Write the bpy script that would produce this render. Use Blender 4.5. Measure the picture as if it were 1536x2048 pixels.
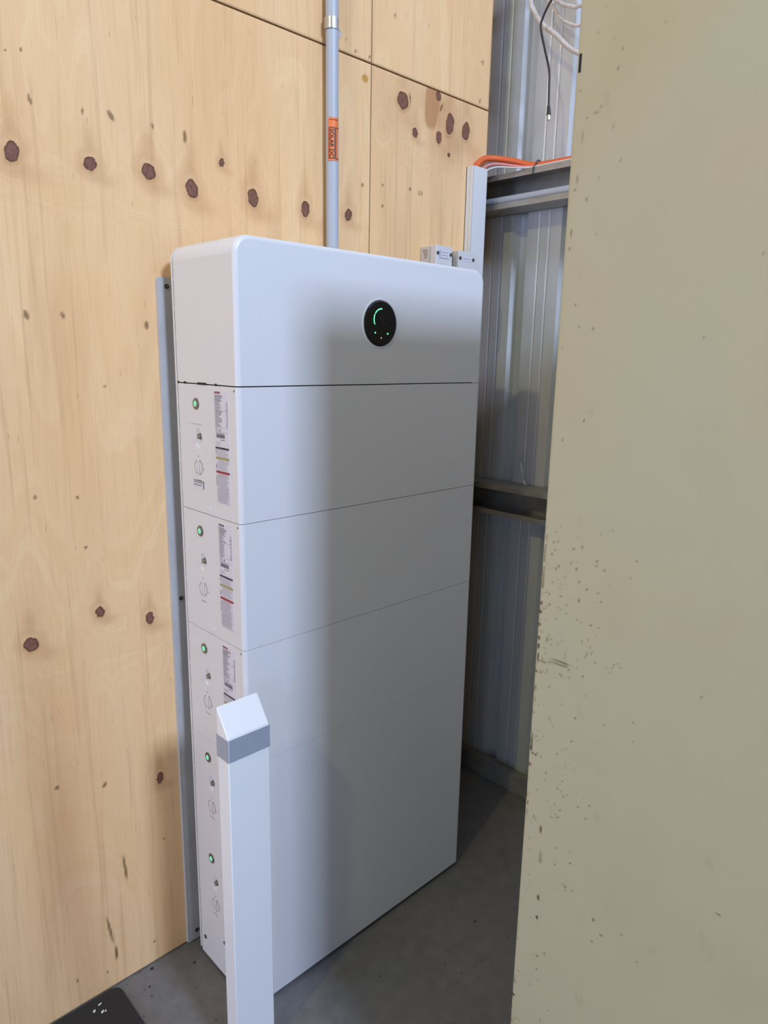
import bpy, bmesh, math, random
import numpy as np
from mathutils import Vector, Matrix

for o in list(bpy.data.objects): bpy.data.objects.remove(o)
scene = bpy.context.scene
C = scene.collection
PI = math.pi

# ------------------------------------------------------------------ camera
# metres; x runs right along the plywood wall, +y points into that wall, z up from the floor
YAW, PITCH, ROLL, FPX = 0.802041, -0.217935, 0.019104, 1407.15
fw = Vector((math.cos(YAW)*math.cos(PITCH), math.sin(YAW)*math.cos(PITCH), math.sin(PITCH)))
rt = Vector((math.sin(YAW), -math.cos(YAW), 0)); up = rt.cross(fw)
r2 = rt*math.cos(ROLL) + up*math.sin(ROLL); u2 = -rt*math.sin(ROLL) + up*math.cos(ROLL)
cam = bpy.data.cameras.new('camera'); co = bpy.data.objects.new('camera', cam); C.objects.link(co)
m = Matrix.Identity(4)
for i in range(3):
    m[i][0] = r2[i]; m[i][1] = u2[i]; m[i][2] = -fw[i]
m[0][3], m[1][3], m[2][3] = -0.7394, -1.4141, 1.5125
co.matrix_world = m
cam.sensor_fit = 'VERTICAL'; cam.sensor_height = 36; cam.lens = FPX/2048*36; cam.clip_start = .02
scene.camera = co

# ------------------------------------------------------------------ light
vs = scene.view_settings
vs.view_transform = 'Standard'; vs.look = 'None'; vs.exposure = 0.12; vs.gamma = 1; vs.use_curve_mapping = False
world = bpy.data.worlds.new('sky'); scene.world = world; world.use_nodes = True
bgn = world.node_tree.nodes['Background']; bgn.inputs[0].default_value = (.62, .76, 1, 1); bgn.inputs[1].default_value = .2

def area(name, loc, target, sx, sy, power, col):
    l = bpy.data.lights.new(name, 'AREA'); l.shape = 'RECTANGLE'; l.size = sx; l.size_y = sy; l.energy = power; l.color = col
    o = bpy.data.objects.new(name, l); C.objects.link(o); o.location = loc
    o.rotation_euler = (Vector(target)-Vector(loc)).to_track_quat('-Z', 'Y').to_euler(); return o
# daylight through the high window in the wall opposite the battery
area('window_daylight', (-.35, -5.08, 4.36), (-.30, -4.3, 3.9), .85, .75, 250, (.57, .71, 1))
# daylight through the roller door opening in the left wall, behind the camera
area('door_daylight', (-4.93, -3.55, 1.75), (-4.0, -2.9, 1.6), 1.8, 2.1, 42, (.42, .63, 1))
# added fill light at the far left, set in an opening made for it
area('left_fill_light', (-4.93, -.62, 1.45), (0, -.62, 1.45), .95, 2.5, 80, (.57, .64, 1))
# shed lamp hanging under the roof, left of the camera
l = bpy.data.lights.new('roof_lamp', 'POINT'); l.energy = 122; l.color = (1, .90, .45); l.shadow_soft_size = .07
o = bpy.data.objects.new('roof_lamp', l); C.objects.link(o); o.location = (-3.15, -1.33, 4.13)

# ------------------------------------------------------------------ helpers
def tag(o, label=None, cat=None, group=None, kind=None):
    if label: o['label'] = label
    if cat: o['category'] = cat
    if group: o['group'] = group
    if kind: o['kind'] = kind
    return o
def empty(name, loc, label, cat):
    o = bpy.data.objects.new(name, None); C.objects.link(o); o.location = loc; o.empty_display_size = .1
    return tag(o, label, cat)
def wpos(p):
    v = Vector((0, 0, 0))
    while p: v += p.location; p = p.parent
    return v
def obj(name, bm, mats, parent=None, smooth=False, world_space=True):
    """link a bmesh as one mesh object; geometry given in world coordinates is moved into the parent's frame"""
    me = bpy.data.meshes.new(name)
    if parent and world_space: bmesh.ops.translate(bm, verts=bm.verts, vec=-wpos(parent))
    bm.to_mesh(me); bm.free()
    for mt in (mats if isinstance(mats, (list, tuple)) else [mats]): me.materials.append(mt)
    if smooth:
        for p in me.polygons: p.use_smooth = True
        try: me.set_sharp_from_angle(angle=math.radians(38))
        except Exception: pass
        for p in me.polygons:                                    # large flat faces keep their own normal
            if p.area > 2e-3: p.use_smooth = False
    o = bpy.data.objects.new(name, me); C.objects.link(o); o.parent = parent
    return o
def box(bm, x0, x1, y0, y1, z0, z1, mi=0, bevel=0, seg=2):
    r = bmesh.ops.create_cube(bm, size=1)
    vs_ = r['verts']
    for v in vs_:
        v.co = Vector((x0 if v.co.x < 0 else x1, y0 if v.co.y < 0 else y1, z0 if v.co.z < 0 else z1))
    fs = set(f for v in vs_ for f in v.link_faces)
    for f in fs: f.material_index = mi
    if bevel:
        es = list(set(e for v in vs_ for e in v.link_edges))
        rr = bmesh.ops.bevel(bm, geom=es, offset=bevel, segments=seg, profile=.5, affect='EDGES')
        for f in rr['faces']: f.material_index = mi
    return vs_
def cyl(bm, p0, p1, r, n=20, mi=0, r1=None, cap=True):
    p0, p1 = Vector(p0), Vector(p1); d = (p1-p0)
    q = d.to_track_quat('Z', 'Y')
    a = [bm.verts.new(p0 + q @ Vector((r*math.cos(t), r*math.sin(t), 0))) for t in [2*PI*i/n for i in range(n)]]
    rr = r if r1 is None else r1
    b = [bm.verts.new(p1 + q @ Vector((rr*math.cos(t), rr*math.sin(t), 0))) for t in [2*PI*i/n for i in range(n)]]
    fs = [bm.faces.new((a[i], a[(i+1) % n], b[(i+1) % n], b[i])) for i in range(n)]
    if cap: fs += [bm.faces.new(a[::-1]), bm.faces.new(b)]
    for f in fs: f.material_index = mi
def tube(bm, pts, r, n=10, mi=0, sub=8):
    P = [Vector(p) for p in pts]; path = []
    for i in range(len(P)-1):                         # Catmull-Rom
        a, b, c, d = P[max(i-1, 0)], P[i], P[i+1], P[min(i+2, len(P)-1)]
        for k in range(sub):
            t = k/sub
            path.append(.5*((2*b)+(c-a)*t+(2*a-5*b+4*c-d)*t*t+(3*b-a-3*c+d)*t**3))
    path.append(P[-1])
    rings = []; nrm = None
    for i, p in enumerate(path):
        t = (path[min(i+1, len(path)-1)]-path[max(i-1, 0)]).normalized()
        if nrm is None: nrm = t.orthogonal().normalized()
        nrm = (nrm - t*nrm.dot(t)).normalized(); bn = t.cross(nrm)
        rings.append([bm.verts.new(p + r*(nrm*math.cos(2*PI*k/n)+bn*math.sin(2*PI*k/n))) for k in range(n)])
    for A, B in zip(rings, rings[1:]):
        for k in range(n): bm.faces.new((A[k], A[(k+1) % n], B[(k+1) % n], B[k])).material_index = mi
    bm.faces.new(rings[0][::-1]).material_index = mi; bm.faces.new(rings[-1]).material_index = mi
def extrude_profile(bm, prof, axis, a, b, mi=0, closed=True):
    """prof: list of 2-D points; axis 'y' -> points are (x,z), 'z' -> (x,y)"""
    def mk(p, t): return (p[0], t, p[1]) if axis == 'y' else (p[0], p[1], t)
    A = [bm.verts.new(mk(p, a)) for p in prof]; B = [bm.verts.new(mk(p, b)) for p in prof]
    n = len(prof)
    for i in range(n if closed else n-1):
        bm.faces.new((A[i], A[(i+1) % n], B[(i+1) % n], B[i])).material_index = mi
    if closed:
        bm.faces.new(A[::-1]).material_index = mi; bm.faces.new(B).material_index = mi
    bmesh.ops.recalc_face_normals(bm, faces=bm.faces)

# ------------------------------------------------------------------ materials
def mat(name, col, rough=.5, metal=0, emit=None, es=0, spec=.5):
    mt = bpy.data.materials.new(name); mt.use_nodes = True
    b = mt.node_tree.nodes['Principled BSDF']
    b.inputs['Base Color'].default_value = (*col, 1); b.inputs['Roughness'].default_value = rough; b.inputs['Metallic'].default_value = metal
    b.inputs['Specular IOR Level'].default_value = spec
    if emit: b.inputs['Emission Color'].default_value = (*emit, 1); b.inputs['Emission Strength'].default_value = es
    return mt
class N:
    def __init__(s, mt): s.t = mt.node_tree; s.b = s.t.nodes['Principled BSDF']
    def n(s, typ, ins=None, **kw):
        nd = s.t.nodes.new(typ)
        for k, v in kw.items(): setattr(nd, k, v)
        for k, v in (ins or {}).items():
            if hasattr(v, 'is_output'): s.t.links.new(v, nd.inputs[k])
            else: nd.inputs[k].default_value = v
        return nd
    def noise(s, vec, scale, detail=3, rough=.5, dist=0):
        return s.n('ShaderNodeTexNoise', {'Vector': vec, 'Scale': scale, 'Detail': detail, 'Roughness': rough, 'Distortion': dist}).outputs[0]
    def ramp(s, fac, stops):
        nd = s.n('ShaderNodeValToRGB', {'Fac': fac}); e = nd.color_ramp.elements
        while len(e) < len(stops): e.new(.5)
        for el, (p, c) in zip(e, stops): el.position = p; el.color = (*c, 1) if len(c) == 3 else c
        return nd.outputs[0]
    def mix(s, fac, a, b, mode='MIX'):
        nd = s.n('ShaderNodeMix', data_type='RGBA', blend_type=mode)
        for k, v in ((0, fac), (6, a), (7, b)):
            if hasattr(v, 'is_output'): s.t.links.new(v, nd.inputs[k])
            else: nd.inputs[k].default_value = (*v, 1) if isinstance(v, tuple) and len(v) == 3 else v
        return nd.outputs[2]
    def math(s, op, a, b=0, clamp=False):
        return s.n('ShaderNodeMath', {0: a, 1: b}, operation=op, use_clamp=clamp).outputs[0]
    def smooth(s, v, lo, hi):
        return s.n('ShaderNodeMapRange', {0: v, 1: lo, 2: hi}, interpolation_type='SMOOTHSTEP').outputs[0]
    def mapping(s, vec, sc, loc=(0, 0, 0)):
        return s.n('ShaderNodeMapping', {'Vector': vec, 'Scale': sc, 'Location': loc}).outputs[0]
    def coords(s): return s.n('ShaderNodeTexCoord').outputs['Object']
    def attr(s, name): return s.n('ShaderNodeAttribute', attribute_name=name).outputs['Fac']
    def set(s, k, v): s.t.links.new(v, s.b.inputs[k])
    def bump(s, h, st, d=.01): s.set('Normal', s.n('ShaderNodeBump', {'Height': h, 'Strength': st, 'Distance': d}).outputs[0])

def make_plywood():
    mt = mat('plywood', (.7, .5, .3), .62, spec=.25); k = N(mt)
    co_ = k.coords(); H = k.attr('ring'); kn = k.attr('knot'); ha = k.attr('halo'); dk = k.attr('speck'); oc = k.attr('ochre')
    pink = k.attr('pink')
    hv = k.n('ShaderNodeCombineXYZ', {0: H, 1: 0.0, 2: 0.0}).outputs[0]
    bands = k.noise(k.mapping(hv, (1, 1, 1)), 1.0, 2, .45)                 # growth rings, contour bands
    streak = k.noise(k.mapping(co_, (90, 90, 2.2)), 1.0, 4, .6)
    fine = k.noise(k.mapping(co_, (420, 420, 9)), 1.0, 2, .5)
    big = k.noise(k.mapping(co_, (3.2, 3.2, .9), (3, 1, 2)), 1.0, 3, .5)
    blot = k.noise(k.mapping(co_, (8.5, 8.5, 1.15), (1.7, 0, 4)), 1.0, 4, .6)
    c = k.ramp(bands, [(.26, (.85, .53, .25)), (.42, (.915, .605, .315)), (.52, (.89, .575, .295)), (.62, (.925, .63, .335)), (.78, (.87, .55, .27))])
    c = k.mix(k.math('MULTIPLY', k.smooth(blot, .50, .70), .55), c, (.70, .415, .20))
    c = k.mix(k.math('MULTIPLY', k.smooth(blot, .48, .28), .40), c, (.91, .635, .365))
    c = k.mix(k.math('MULTIPLY', k.smooth(big, .45, .72), .40), c, (.80, .44, .19))
    c = k.mix(k.math('MULTIPLY', k.smooth(streak, .52, .75), .40), c, (.56, .31, .14))
    c = k.mix(k.math('MULTIPLY', k.smooth(fine, .45, .8), .22), c, (.58, .34, .165))
    dash = k.noise(k.mapping(co_, (260, 260, 22)), 1.0, 1, .5)               # fine dark dashes along the grain
    c = k.mix(k.math('MULTIPLY', k.smooth(dash, .73, .79), .5), c, (.26, .145, .075))
    c = k.mix(k.math('MULTIPLY', pink, .75), c, (.47, .205, .105))
    c = k.mix(k.math('MULTIPLY', ha, .72), c, (.53, .27, .105))
    kv = k.noise(k.mapping(co_, (160, 160, 110)), 1.0, 3, .6)
    core = k.ramp(kv, [(.3, (.165, .070, .044)), (.7, (.275, .128, .084))])
    core = k.mix(k.smooth(kn, .95, .70), core, (.11, .045, .024))           # thin dark rim of bark
    c = k.mix(k.smooth(kn, .0, .6), c, core)
    c = k.mix(dk, c, (.13, .055, .020))
    c = k.mix(oc, c, (.55, .26, .03))
    k.set('Base Color', c)
    k.bump(k.math('ADD', fine, k.math('MULTIPLY', streak, .6)), .12, .002)
    return mt
M = {}
M['ply'] = make_plywood()
M['plyedge'] = mat('plywood_edge', (.40, .24, .12), .8)

def noisy(name, c0, c1, scale, rough, metal=0, detail=4, mapping=(1, 1, 1), bump=0, spec=.5, r2=None):
    mt = mat(name, c0, rough, metal, spec=spec); k = N(mt); v = k.mapping(k.coords(), mapping)
    f = k.noise(v, scale, detail, .55)
    k.set('Base Color', k.ramp(f, [(.3, c0), (.7, c1)]))
    if r2: k.set('Roughness', k.math('ADD', k.math('MULTIPLY', f, r2-rough), rough))
    if bump: k.bump(f, bump, .002)
    return mt
M['white'] = noisy('white_powder_coat', (.71, .70, .70), (.725, .715, .715), 900, .42, bump=.015)
M['cover'] = noisy('white_front_cover', (.74, .745, .76), (.75, .755, .77), 700, .33, bump=.01)
M['dark'] = mat('dark_gap', (.012, .012, .013), .8)
M['sheet'] = noisy('grey_fibre_sheet', (.47, .455, .45), (.54, .525, .515), 22, .6, bump=.05, mapping=(1, 1, .4))
M['zincalume'] = noisy('bare_zinc_steel', (.55, .57, .58), (.64, .66, .67), 14, .45, metal=.2, mapping=(1, 1, .25), spec=.5)
M['girt'] = noisy('galvanised_girt', (.33, .325, .30), (.48, .47, .43), 30, .42, metal=.55, mapping=(1, .4, 1))
M['pipe'] = mat('grey_pvc', (.42, .45, .50), .38)
M['clip'] = mat('zinc_clip', (.55, .55, .56), .32, .8)
M['orange_label'] = mat('orange_label', (.86, .20, .045), .5)
M['ink'] = mat('black_ink', (.02, .015, .015), .6)
M['duct'] = mat('white_pvc_trunking', (.72, .72, .72), .42)
M['iso'] = mat('grey_white_plastic', (.58, .57, .53), .45)
M['isof'] = mat('pale_plastic_cover', (.66, .66, .66), .4)
M['orange'] = mat('orange_conduit', (.72, .13, .03), .45)
M['pinkc'] = mat('pink_cable', (.75, .26, .24), .5)
M['whitec'] = mat('white_cable', (.70, .68, .64), .55)
M['rope'] = noisy('white_rope', (.52, .47, .42), (.70, .65, .60), 120, .8, bump=.6)
M['black'] = mat('black_plastic', (.018, .018, .018), .45)
M['chrome'] = mat('bright_metal', (.65, .65, .65), .22, .95)
M['steel'] = mat('dull_steel', (.30, .29, .27), .35, .9)
M['glass'] = mat('black_glass', (.006, .007, .009), .12)
M['led'] = mat('green_led', (.05, .4, .2), .4, emit=(.12, .95, .42), es=2.2)
M['ledw'] = mat('white_led', (.3, .4, .35), .4, emit=(.55, .75, .62), es=.6)
M['faint'] = mat('faint_digit', (.02, .024, .025), .35)
M['pline'] = mat('grey_print', (.13, .12, .15), .6)
M['plight'] = mat('pale_grey_print', (.30, .29, .33), .6)
M['label'] = mat('label_paper', (.69, .67, .73), .45)
M['red'] = mat('dark_red_print', (.30, .035, .05), .5)
M['olive'] = mat('olive_print', (.36, .32, .10), .5)
M['navy'] = mat('charcoal_print', (.045, .04, .055), .5)
M['dish'] = mat('moulded_recess', (.78, .78, .80), .35)
M['tape'] = noisy('grey_reflective_band', (.33, .36, .44), (.36, .39, .47), 60, .35)
M['bollard'] = noisy('white_bollard_coat', (.85, .86, .88), (.865, .875, .895), 500, .38, bump=.01)
M['rubber'] = noisy('black_rubber', (.012, .012, .012), (.022, .021, .02), 260, .75, bump=.5)
M['chip'] = mat('white_chip', (.7, .7, .7), .6)
M['bug'] = mat('dark_grit', (.03, .025, .02), .9)
M['roof'] = noisy('roof_underside', (.17, .17, .165), (.22, .22, .215), 4, .6)
M['shedwall'] = noisy('shed_lining', (.20, .185, .16), (.26, .24, .21), 3, .7)

def make_concrete():
    mt = mat('concrete', (.2, .2, .2), .55); k = N(mt); v = k.coords()
    a = k.noise(v, 2.5, 5, .6); b = k.noise(v, 28, 4, .6); s = k.noise(v, 75, 1, .4)
    c = k.ramp(a, [(.3, (.125, .125, .127)), (.7, (.19, .188, .183))])
    c = k.mix(.35, c, k.ramp(b, [(.3, (.10, .10, .10)), (.7, (.225, .223, .218))]))
    c = k.mix(k.math('MULTIPLY', k.smooth(s, .73, .77), .8), c, (.05, .048, .045))
    k.set('Base Color', c); k.set('Roughness', k.math('ADD', k.math('MULTIPLY', b, .3), .42)); k.bump(b, .15, .003)
    return mt
M['concrete'] = make_concrete()

def make_cream():
    """old cream enamel, mottled; chips and scuffs come from the 'scuff' attribute of the worn side"""
    mt = mat('cream_enamel', (.5, .47, .36), .5, spec=.35); k = N(mt); v = k.coords()
    a = k.noise(v, 3.5, 3, .5); b = k.noise(v, 11, 4, .55)
    c = k.ramp(a, [(.3, (.455, .412, .275)), (.5, (.465, .435, .295)), (.7, (.450, .445, .305))])
    c = k.mix(k.math('MULTIPLY', k.smooth(b, .5, .8), .20), c, (.40, .345, .235))
    sm = k.noise(k.mapping(v, (1, 1, .5)), 30, 3, .6)
    c = k.mix(k.math('MULTIPLY', k.smooth(sm, .62, .78), .30), c, (.33, .27, .18))
    sc = k.attr('scuff'); tint = k.noise(v, 90, 2, .5)
    c = k.mix(sc, c, k.ramp(tint, [(.35, (.045, .032, .022)), (.65, (.17, .095, .05))]))
    k.set('Base Color', c); k.bump(b, .08, .004)
    return mt
M['cream'] = make_cream()

# ------------------------------------------------------------------ structure
FLOOR_Z, WALL_Y, CW = 0.0, 0.05, 1.22           # floor, face of the plywood, inner face of the steel sheet
bm = bmesh.new(); box(bm, -5, 1.5, -5.2, .3, -.12, 0); tag(obj('floor', bm, M['concrete']), kind='structure', label='smooth grey concrete floor slab of the shed')
bm = bmesh.new()
box(bm, -5, 1.5, -5.2, .3, 5.2, 5.26)
tag(obj('ceiling', bm, M['roof']), kind='structure', label='grey metal roof underside of the shed')
bm = bmesh.new()
for (xa, xb, za, zb) in ((-5, -.8, 0, 5.2), (.1, 1.5, 0, 5.2), (-.8, .1, 0, 3.95), (-.8, .1, 4.77, 5.2)): box(bm, xa, xb, -5.2, -5.1, za, zb)
tag(obj('wall_front', bm, M['shedwall']), kind='structure', label='lined shed wall with a high window opposite the plywood')
bm = bmesh.new()
for (ya, yb, za, zb) in ((-5.2, -4.5, 0, 5.2), (-4.5, -2.6, 2.9, 5.2), (-2.6, -1.12, 0, 5.2), (-1.12, -.12, 2.75, 5.2), (-.12, .3, 0, 5.2)): box(bm, -5.1, -5.0, ya, yb, za, zb)  # the opening nearest the plywood is added for the left fill light
tag(obj('wall_left', bm, M['shedwall']), kind='structure', label='shed wall with the open roller door and an added opening for fill light')

# plywood wall: backing + separate sheets
bm = bmesh.new(); box(bm, -5, 1.26, .16, .2, 0, 5.2)
for x in (-.62, .60, 1.02): box(bm, x-.02, x+.02, .0645, .16, 0, 5.2)
wall_back = tag(obj('wall_back', bm, M['plyedge']), kind='structure', label='stud framing behind the plywood sheets')

KNOTS = [(-.274,1.86,.012,.017),(-.133,1.866,.011,.013),(-.013,1.873,.013,.016),(.084,1.856,.013,.018),(.239,1.862,.014,.017),
 (.39,1.86,.012,.016),(.529,1.866,.011,.013),(.159,1.922,.006,.008),(.718,2.178,.018,.022),(.857,2.222,.009,.012),
 (.767,2.11,.010,.011),(.864,2.118,.011,.014),(.909,2.162,.016,.025),(.98,2.158,.015,.024),(.909,2.081,.005,.005),
 (-.32,.923,.013,.015),(-.176,.958,.009,.011),(-.064,.916,.009,.013),(-.061,.505,.008,.013)]
SPECK = [(-.086,1.961,.005,.008,.5),(.072,1.956,.004,.011,0),(0,1.961,.0022,.005,.2),(-.141,1.957,.0022,.005,-.2),(-.236,1.955,.0018,.008,.3),
 (-.274,1.576,.0042,.008,.2),(-.207,1.579,.0032,.006,.2),(-.035,1.567,.0042,.008,0),(-.133,1.442,.002,.002,0),(-.287,1.226,.003,.004,0),
 (-.205,1.216,.003,.003,0),(-.296,.583,.0042,.0045,0),(-.194,.545,.004,.0055,-.4),(-.161,.309,.0028,.030,.07),(-.207,.162,.003,.036,.15),
 (-.196,.09,.002,.02,0),(.682,2.368,.004,.005,0),(.52,2.265,.003,.002,0),(.55,2.249,.003,.003,0),(.597,2.25,.0025,.003,0),
 (1.042,2.355,.004,.005,0),(1.038,2.251,.004,.004,0),(.576,1.945,.0035,.0045,0),(-.196,1.107,.0022,.003,0),(-.27,2.025,.0015,.002,0),
 (-.244,2.033,.0015,.003,0),(.648,1.957,.003,.003,0),(.753,1.964,.004,.004,0),(.649,1.905,.002,.004,0),(.79,1.96,.0015,.006,0),
 (.80,1.96,.0015,.006,0),(-.06,.335,.001,.002,0),(.745,2.19,.002,.012,.2),(.87,2.195,.004,.010,-.4),(-.29,.075,.0025,.004,0),(-.10,.06,.002,.003,0),(-.22,.05,.0022,.003,0)]
rs = np.random.RandomState(7)
def vnoise(x, y, seed):
    """smooth value noise on the plane"""
    r = np.random.RandomState(seed); T = r.rand(64, 64)
    xi = np.floor(x).astype(int); yi = np.floor(y).astype(int); fx = x-xi; fy = y-yi
    fx = fx*fx*fx*(fx*(fx*6-15)+10); fy = fy*fy*fy*(fy*(fy*6-15)+10)
    g = lambda a, b: T[a % 64, b % 64]
    return (g(xi, yi)*(1-fx)+g(xi+1, yi)*fx)*(1-fy) + (g(xi, yi+1)*(1-fx)+g(xi+1, yi+1)*fx)*fy
def ply_sheet(x0, x1, z0, z1, step, seed):
    nx = max(2, int(round((x1-x0)/step))+1); nz = max(2, int(round((z1-z0)/step))+1)
    xs = np.linspace(x0, x1, nx); zs = np.linspace(z0, z1, nz)
    X, Z = np.meshgrid(xs, zs); n = nx*nz
    ring = 1.6*vnoise(X*2.2+9, Z*.55+seed, seed)+.8*vnoise(X*6+3, Z*1.1, seed+1)+.22*vnoise(X*17, Z*2.6, seed+2)+.05*vnoise(X*50, Z*8, seed+5)
    ring = ring*8.0
    knot = np.zeros_like(X); halo = np.zeros_like(X); speck = np.zeros_like(X); ochre = np.zeros_like(X); pink = np.zeros_like(X)
    for i, (kx, kz, a, b) in enumerate(KNOTS):
        if kx < x0-.2 or kx > x1+.2 or kz < z0-.4 or kz > z1+.4: continue
        if not (x0 <= kx <= x1 and z0 <= kz <= z1): continue
        dx, dz = X-kx, Z-kz
        wob = 1+.09*np.sin(2*np.arctan2(dz, dx)+i)+.05*np.sin(5*np.arctan2(dz, dx)+2*i)
        d = np.sqrt((dx/a)**2+(dz/b)**2)/wob
        knot = np.maximum(knot, np.clip((1.12-d)/.22, 0, 1)*(.9+.1*np.clip(d, 0, 1)))
        s = a*2.4
        # contours close round the knot; a plume runs up the grain, a shallow bowl spreads below
        ring += 3.8*np.exp(-(dx/(s*1.25))**2-(dz/(s*1.5))**2)
        ring += 2.2*np.exp(-(dx/(s*.8))**2)*np.where(dz > 0, np.exp(-(dz/(s*5.5))**2), np.exp(-(dz/(s*2))**2))
        ring -= 2.4*np.exp(-(dx/(s*3))**2-((dz+s*1.7)/(s*1.1))**2)
        halo = np.maximum(halo, .85*np.exp(-((d-1.25)/.38)**2)*np.clip(.55-dz/b*.35, .1, 1))
        halo = np.maximum(halo, .55*np.exp(-(dx/(a*1.1))**2-((dz-b*3.2)/(b*2.2))**2))
        halo = np.maximum(halo, .42*np.exp(-((dx-a*2.2)/(a*2.6))**2-((dz+b*2.0)/(b*1.0))**2))
        pink = np.maximum(pink, .30*np.exp(-((d-1.9)/.8)**2))
    for (kx, kz, a, b, t) in SPECK:
        if not (x0 <= kx <= x1 and z0 <= kz <= z1): continue
        dx, dz = X-kx, Z-kz; dxx = dx+dz*t
        d = np.sqrt((dxx/max(a, .0022))**2+(dz/b)**2)
        speck = np.maximum(speck, np.clip((1.35-d)/.5, 0, 1)*(.85 if a < .003 else .75))
    if x0 > .5 and z0 < 1:           # reddish heartwood patch below the joint, pink swirls round it
        dx, dz = X-.832-.10*(Z-2.2), Z-2.20
        pk = np.clip((1.05-np.sqrt((dx/.033)**2+(dz/.075)**2)+.25*(vnoise(X*40, Z*16, 79)-.5))/.22, 0, 1)*(.7+.5*vnoise(X*60, Z*8, 80))
        pink = np.maximum(pink, pk*1.0); halo = np.maximum(halo, pk*.75)
        pink = np.maximum(pink, .95*np.exp(-((X-.83)/.17)**2-((Z-2.15)/.11)**2)*vnoise(X*14, Z*9, 77))
        pink = np.maximum(pink, .60*np.exp(-((X-.66)/.10)**2-((Z-1.95)/.3)**2)*vnoise(X*8, Z*4, 78))
    if x0 < 0 < z0+1:                # cathedral figure near the floor
        ca = np.exp(-((X+.215)/.11)**2-((Z-.08)/.32)**2)
        ring += 7*ca
        pink = np.maximum(pink, .45*np.exp(-((X+.27+.06*Z)/.05)**2-((Z-.35)/.5)**2))
    dx, dz = X-.581, Z-2.196
    ochre = np.clip((1.2-np.sqrt((dx/.010)**2+(dz/.009)**2))/.3, 0, 1)*.85
    co_ = np.empty((n*2, 3), np.float32)
    co_[:n, 0] = X.ravel(); co_[:n, 1] = WALL_Y; co_[:n, 2] = Z.ravel()
    idx = np.arange(n).reshape(nz, nx)
    quads = np.stack([idx[:-1, :-1], idx[:-1, 1:], idx[1:, 1:], idx[1:, :-1]], -1).reshape(-1, 4)
    # rim of the 12 mm board
    rim = np.concatenate([idx[0, :], idx[1:, -1], idx[-1, -2::-1], idx[-2:0:-1, 0]])
    nr = len(rim); co2 = co_[rim].copy(); co2[:, 1] += .012
    allc = np.concatenate([co_[:n], co2]); ri = n+np.arange(nr); j = np.roll(np.arange(nr), -1)
    rq = np.stack([rim, ri, ri[j], rim[j]], -1)
    faces = np.concatenate([quads, rq]).astype(np.int32)
    me = bpy.data.meshes.new('plywood_sheet'); nv = len(allc); nf = len(faces)
    me.vertices.add(nv); me.vertices.foreach_set('co', allc.ravel())
    me.loops.add(nf*4); me.loops.foreach_set('vertex_index', faces.ravel())
    me.polygons.add(nf); me.polygons.foreach_set('loop_start', np.arange(0, nf*4, 4, dtype=np.int32))
    mi = np.zeros(nf, np.int32); mi[len(quads):] = 1
    me.materials.append(M['ply']); me.materials.append(M['plyedge'])
    me.polygons.foreach_set('material_index', mi); me.update(calc_edges=True)
    for nm, arr in (('ring', ring), ('knot', knot), ('halo', halo), ('speck', speck), ('ochre', ochre), ('pink', pink)):
        at = me.attributes.new(nm, 'FLOAT', 'POINT'); full = np.zeros(nv, np.float32); full[:n] = arr.ravel(); full[n:] = arr.ravel()[rim]
        at.data.foreach_set('value', full)
    o = bpy.data.objects.new('plywood_sheet', me); C.objects.link(o); o.parent = wall_back
    return o
JX, JZ = .603, 2.2345
ply_sheet(-.597, JX-.0015, .003, JZ-.002, .0033, 11)
ply_sheet(JX+.0015, 1.08, .003, JZ-.002, .0033, 23)
ply_sheet(-.597, JX-.0015, JZ+.002, 5.18, .006, 31)
ply_sheet(JX+.0015, 1.08, JZ+.002, 5.18, .006, 47)
for i, x in enumerate((-1.8, -3.0, -4.2)):
    ply_sheet(x, x+1.2-.003, .003, JZ-.002, .02, 60+i); ply_sheet(x, x+1.2-.003, JZ+.002, 5.18, .02, 70+i)

# ribbed steel wall
bm = bmesh.new()
prof = []; pitch = .180; y = .039+pitch*1
def rib(y0):   # mouth from y0 down to y0-.056, 29 mm deep, then pan with two shallow stiffeners
    return [(CW, y0), (CW+.029, y0-.011), (CW+.029, y0-.045), (CW, y0-.056), (CW, y0-.096), (CW+.0016, y0-.1005), (CW, y0-.105), (CW, y0-.132), (CW+.0016, y0-.1365), (CW, y0-.141)]
for i in range(31): prof += rib(.039+pitch-i*pitch)
extrude_profile(bm, prof, 'z', 0.012, 5.2, closed=False)
A = bmesh.ops.extrude_face_region(bm, geom=bm.faces[:])
bmesh.ops.translate(bm, verts=[v for v in A['geom'] if isinstance(v, bmesh.types.BMVert)], vec=(.0015, 0, 0))
bmesh.ops.recalc_face_normals(bm, faces=bm.faces)
wall_right = tag(obj('wall_right', bm, M['zincalume']), kind='structure', label='ribbed zinc steel wall sheet beside the plywood')
def girt(z, nm):
    """C-section rail, open towards the room, 100 x 55 mm with 15 mm lips"""
    g = bmesh.new(); t = .002; x0, x1 = CW-.1, CW-.002; y0, y1 = -5.1, .155
    z0, z1 = z-.05, z+.05
    box(g, x1-t, x1, y0, y1, z0, z1); box(g, x0, x1, y0, y1, z1-t, z1); box(g, x0, x1, y0, y1, z0, z0+t)
    box(g, x0, x0+t, y0, y1, z1-.016, z1-t); box(g, x0, x0+t, y0, y1, z0+t, z0+.016)
    return obj(nm, g, M['girt'], wall_right)
girt(2.012, 'wall_girt'); girt(1.052, 'wall_girt')
bm = bmesh.new(); box(bm, CW-.06, CW-.001, -5.1, .155, 0.001, .05); box(bm, CW-.06, CW-.058, -5.1, .155, .05, .075); obj('bottom_channel', bm, M['girt'], wall_right)

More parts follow.
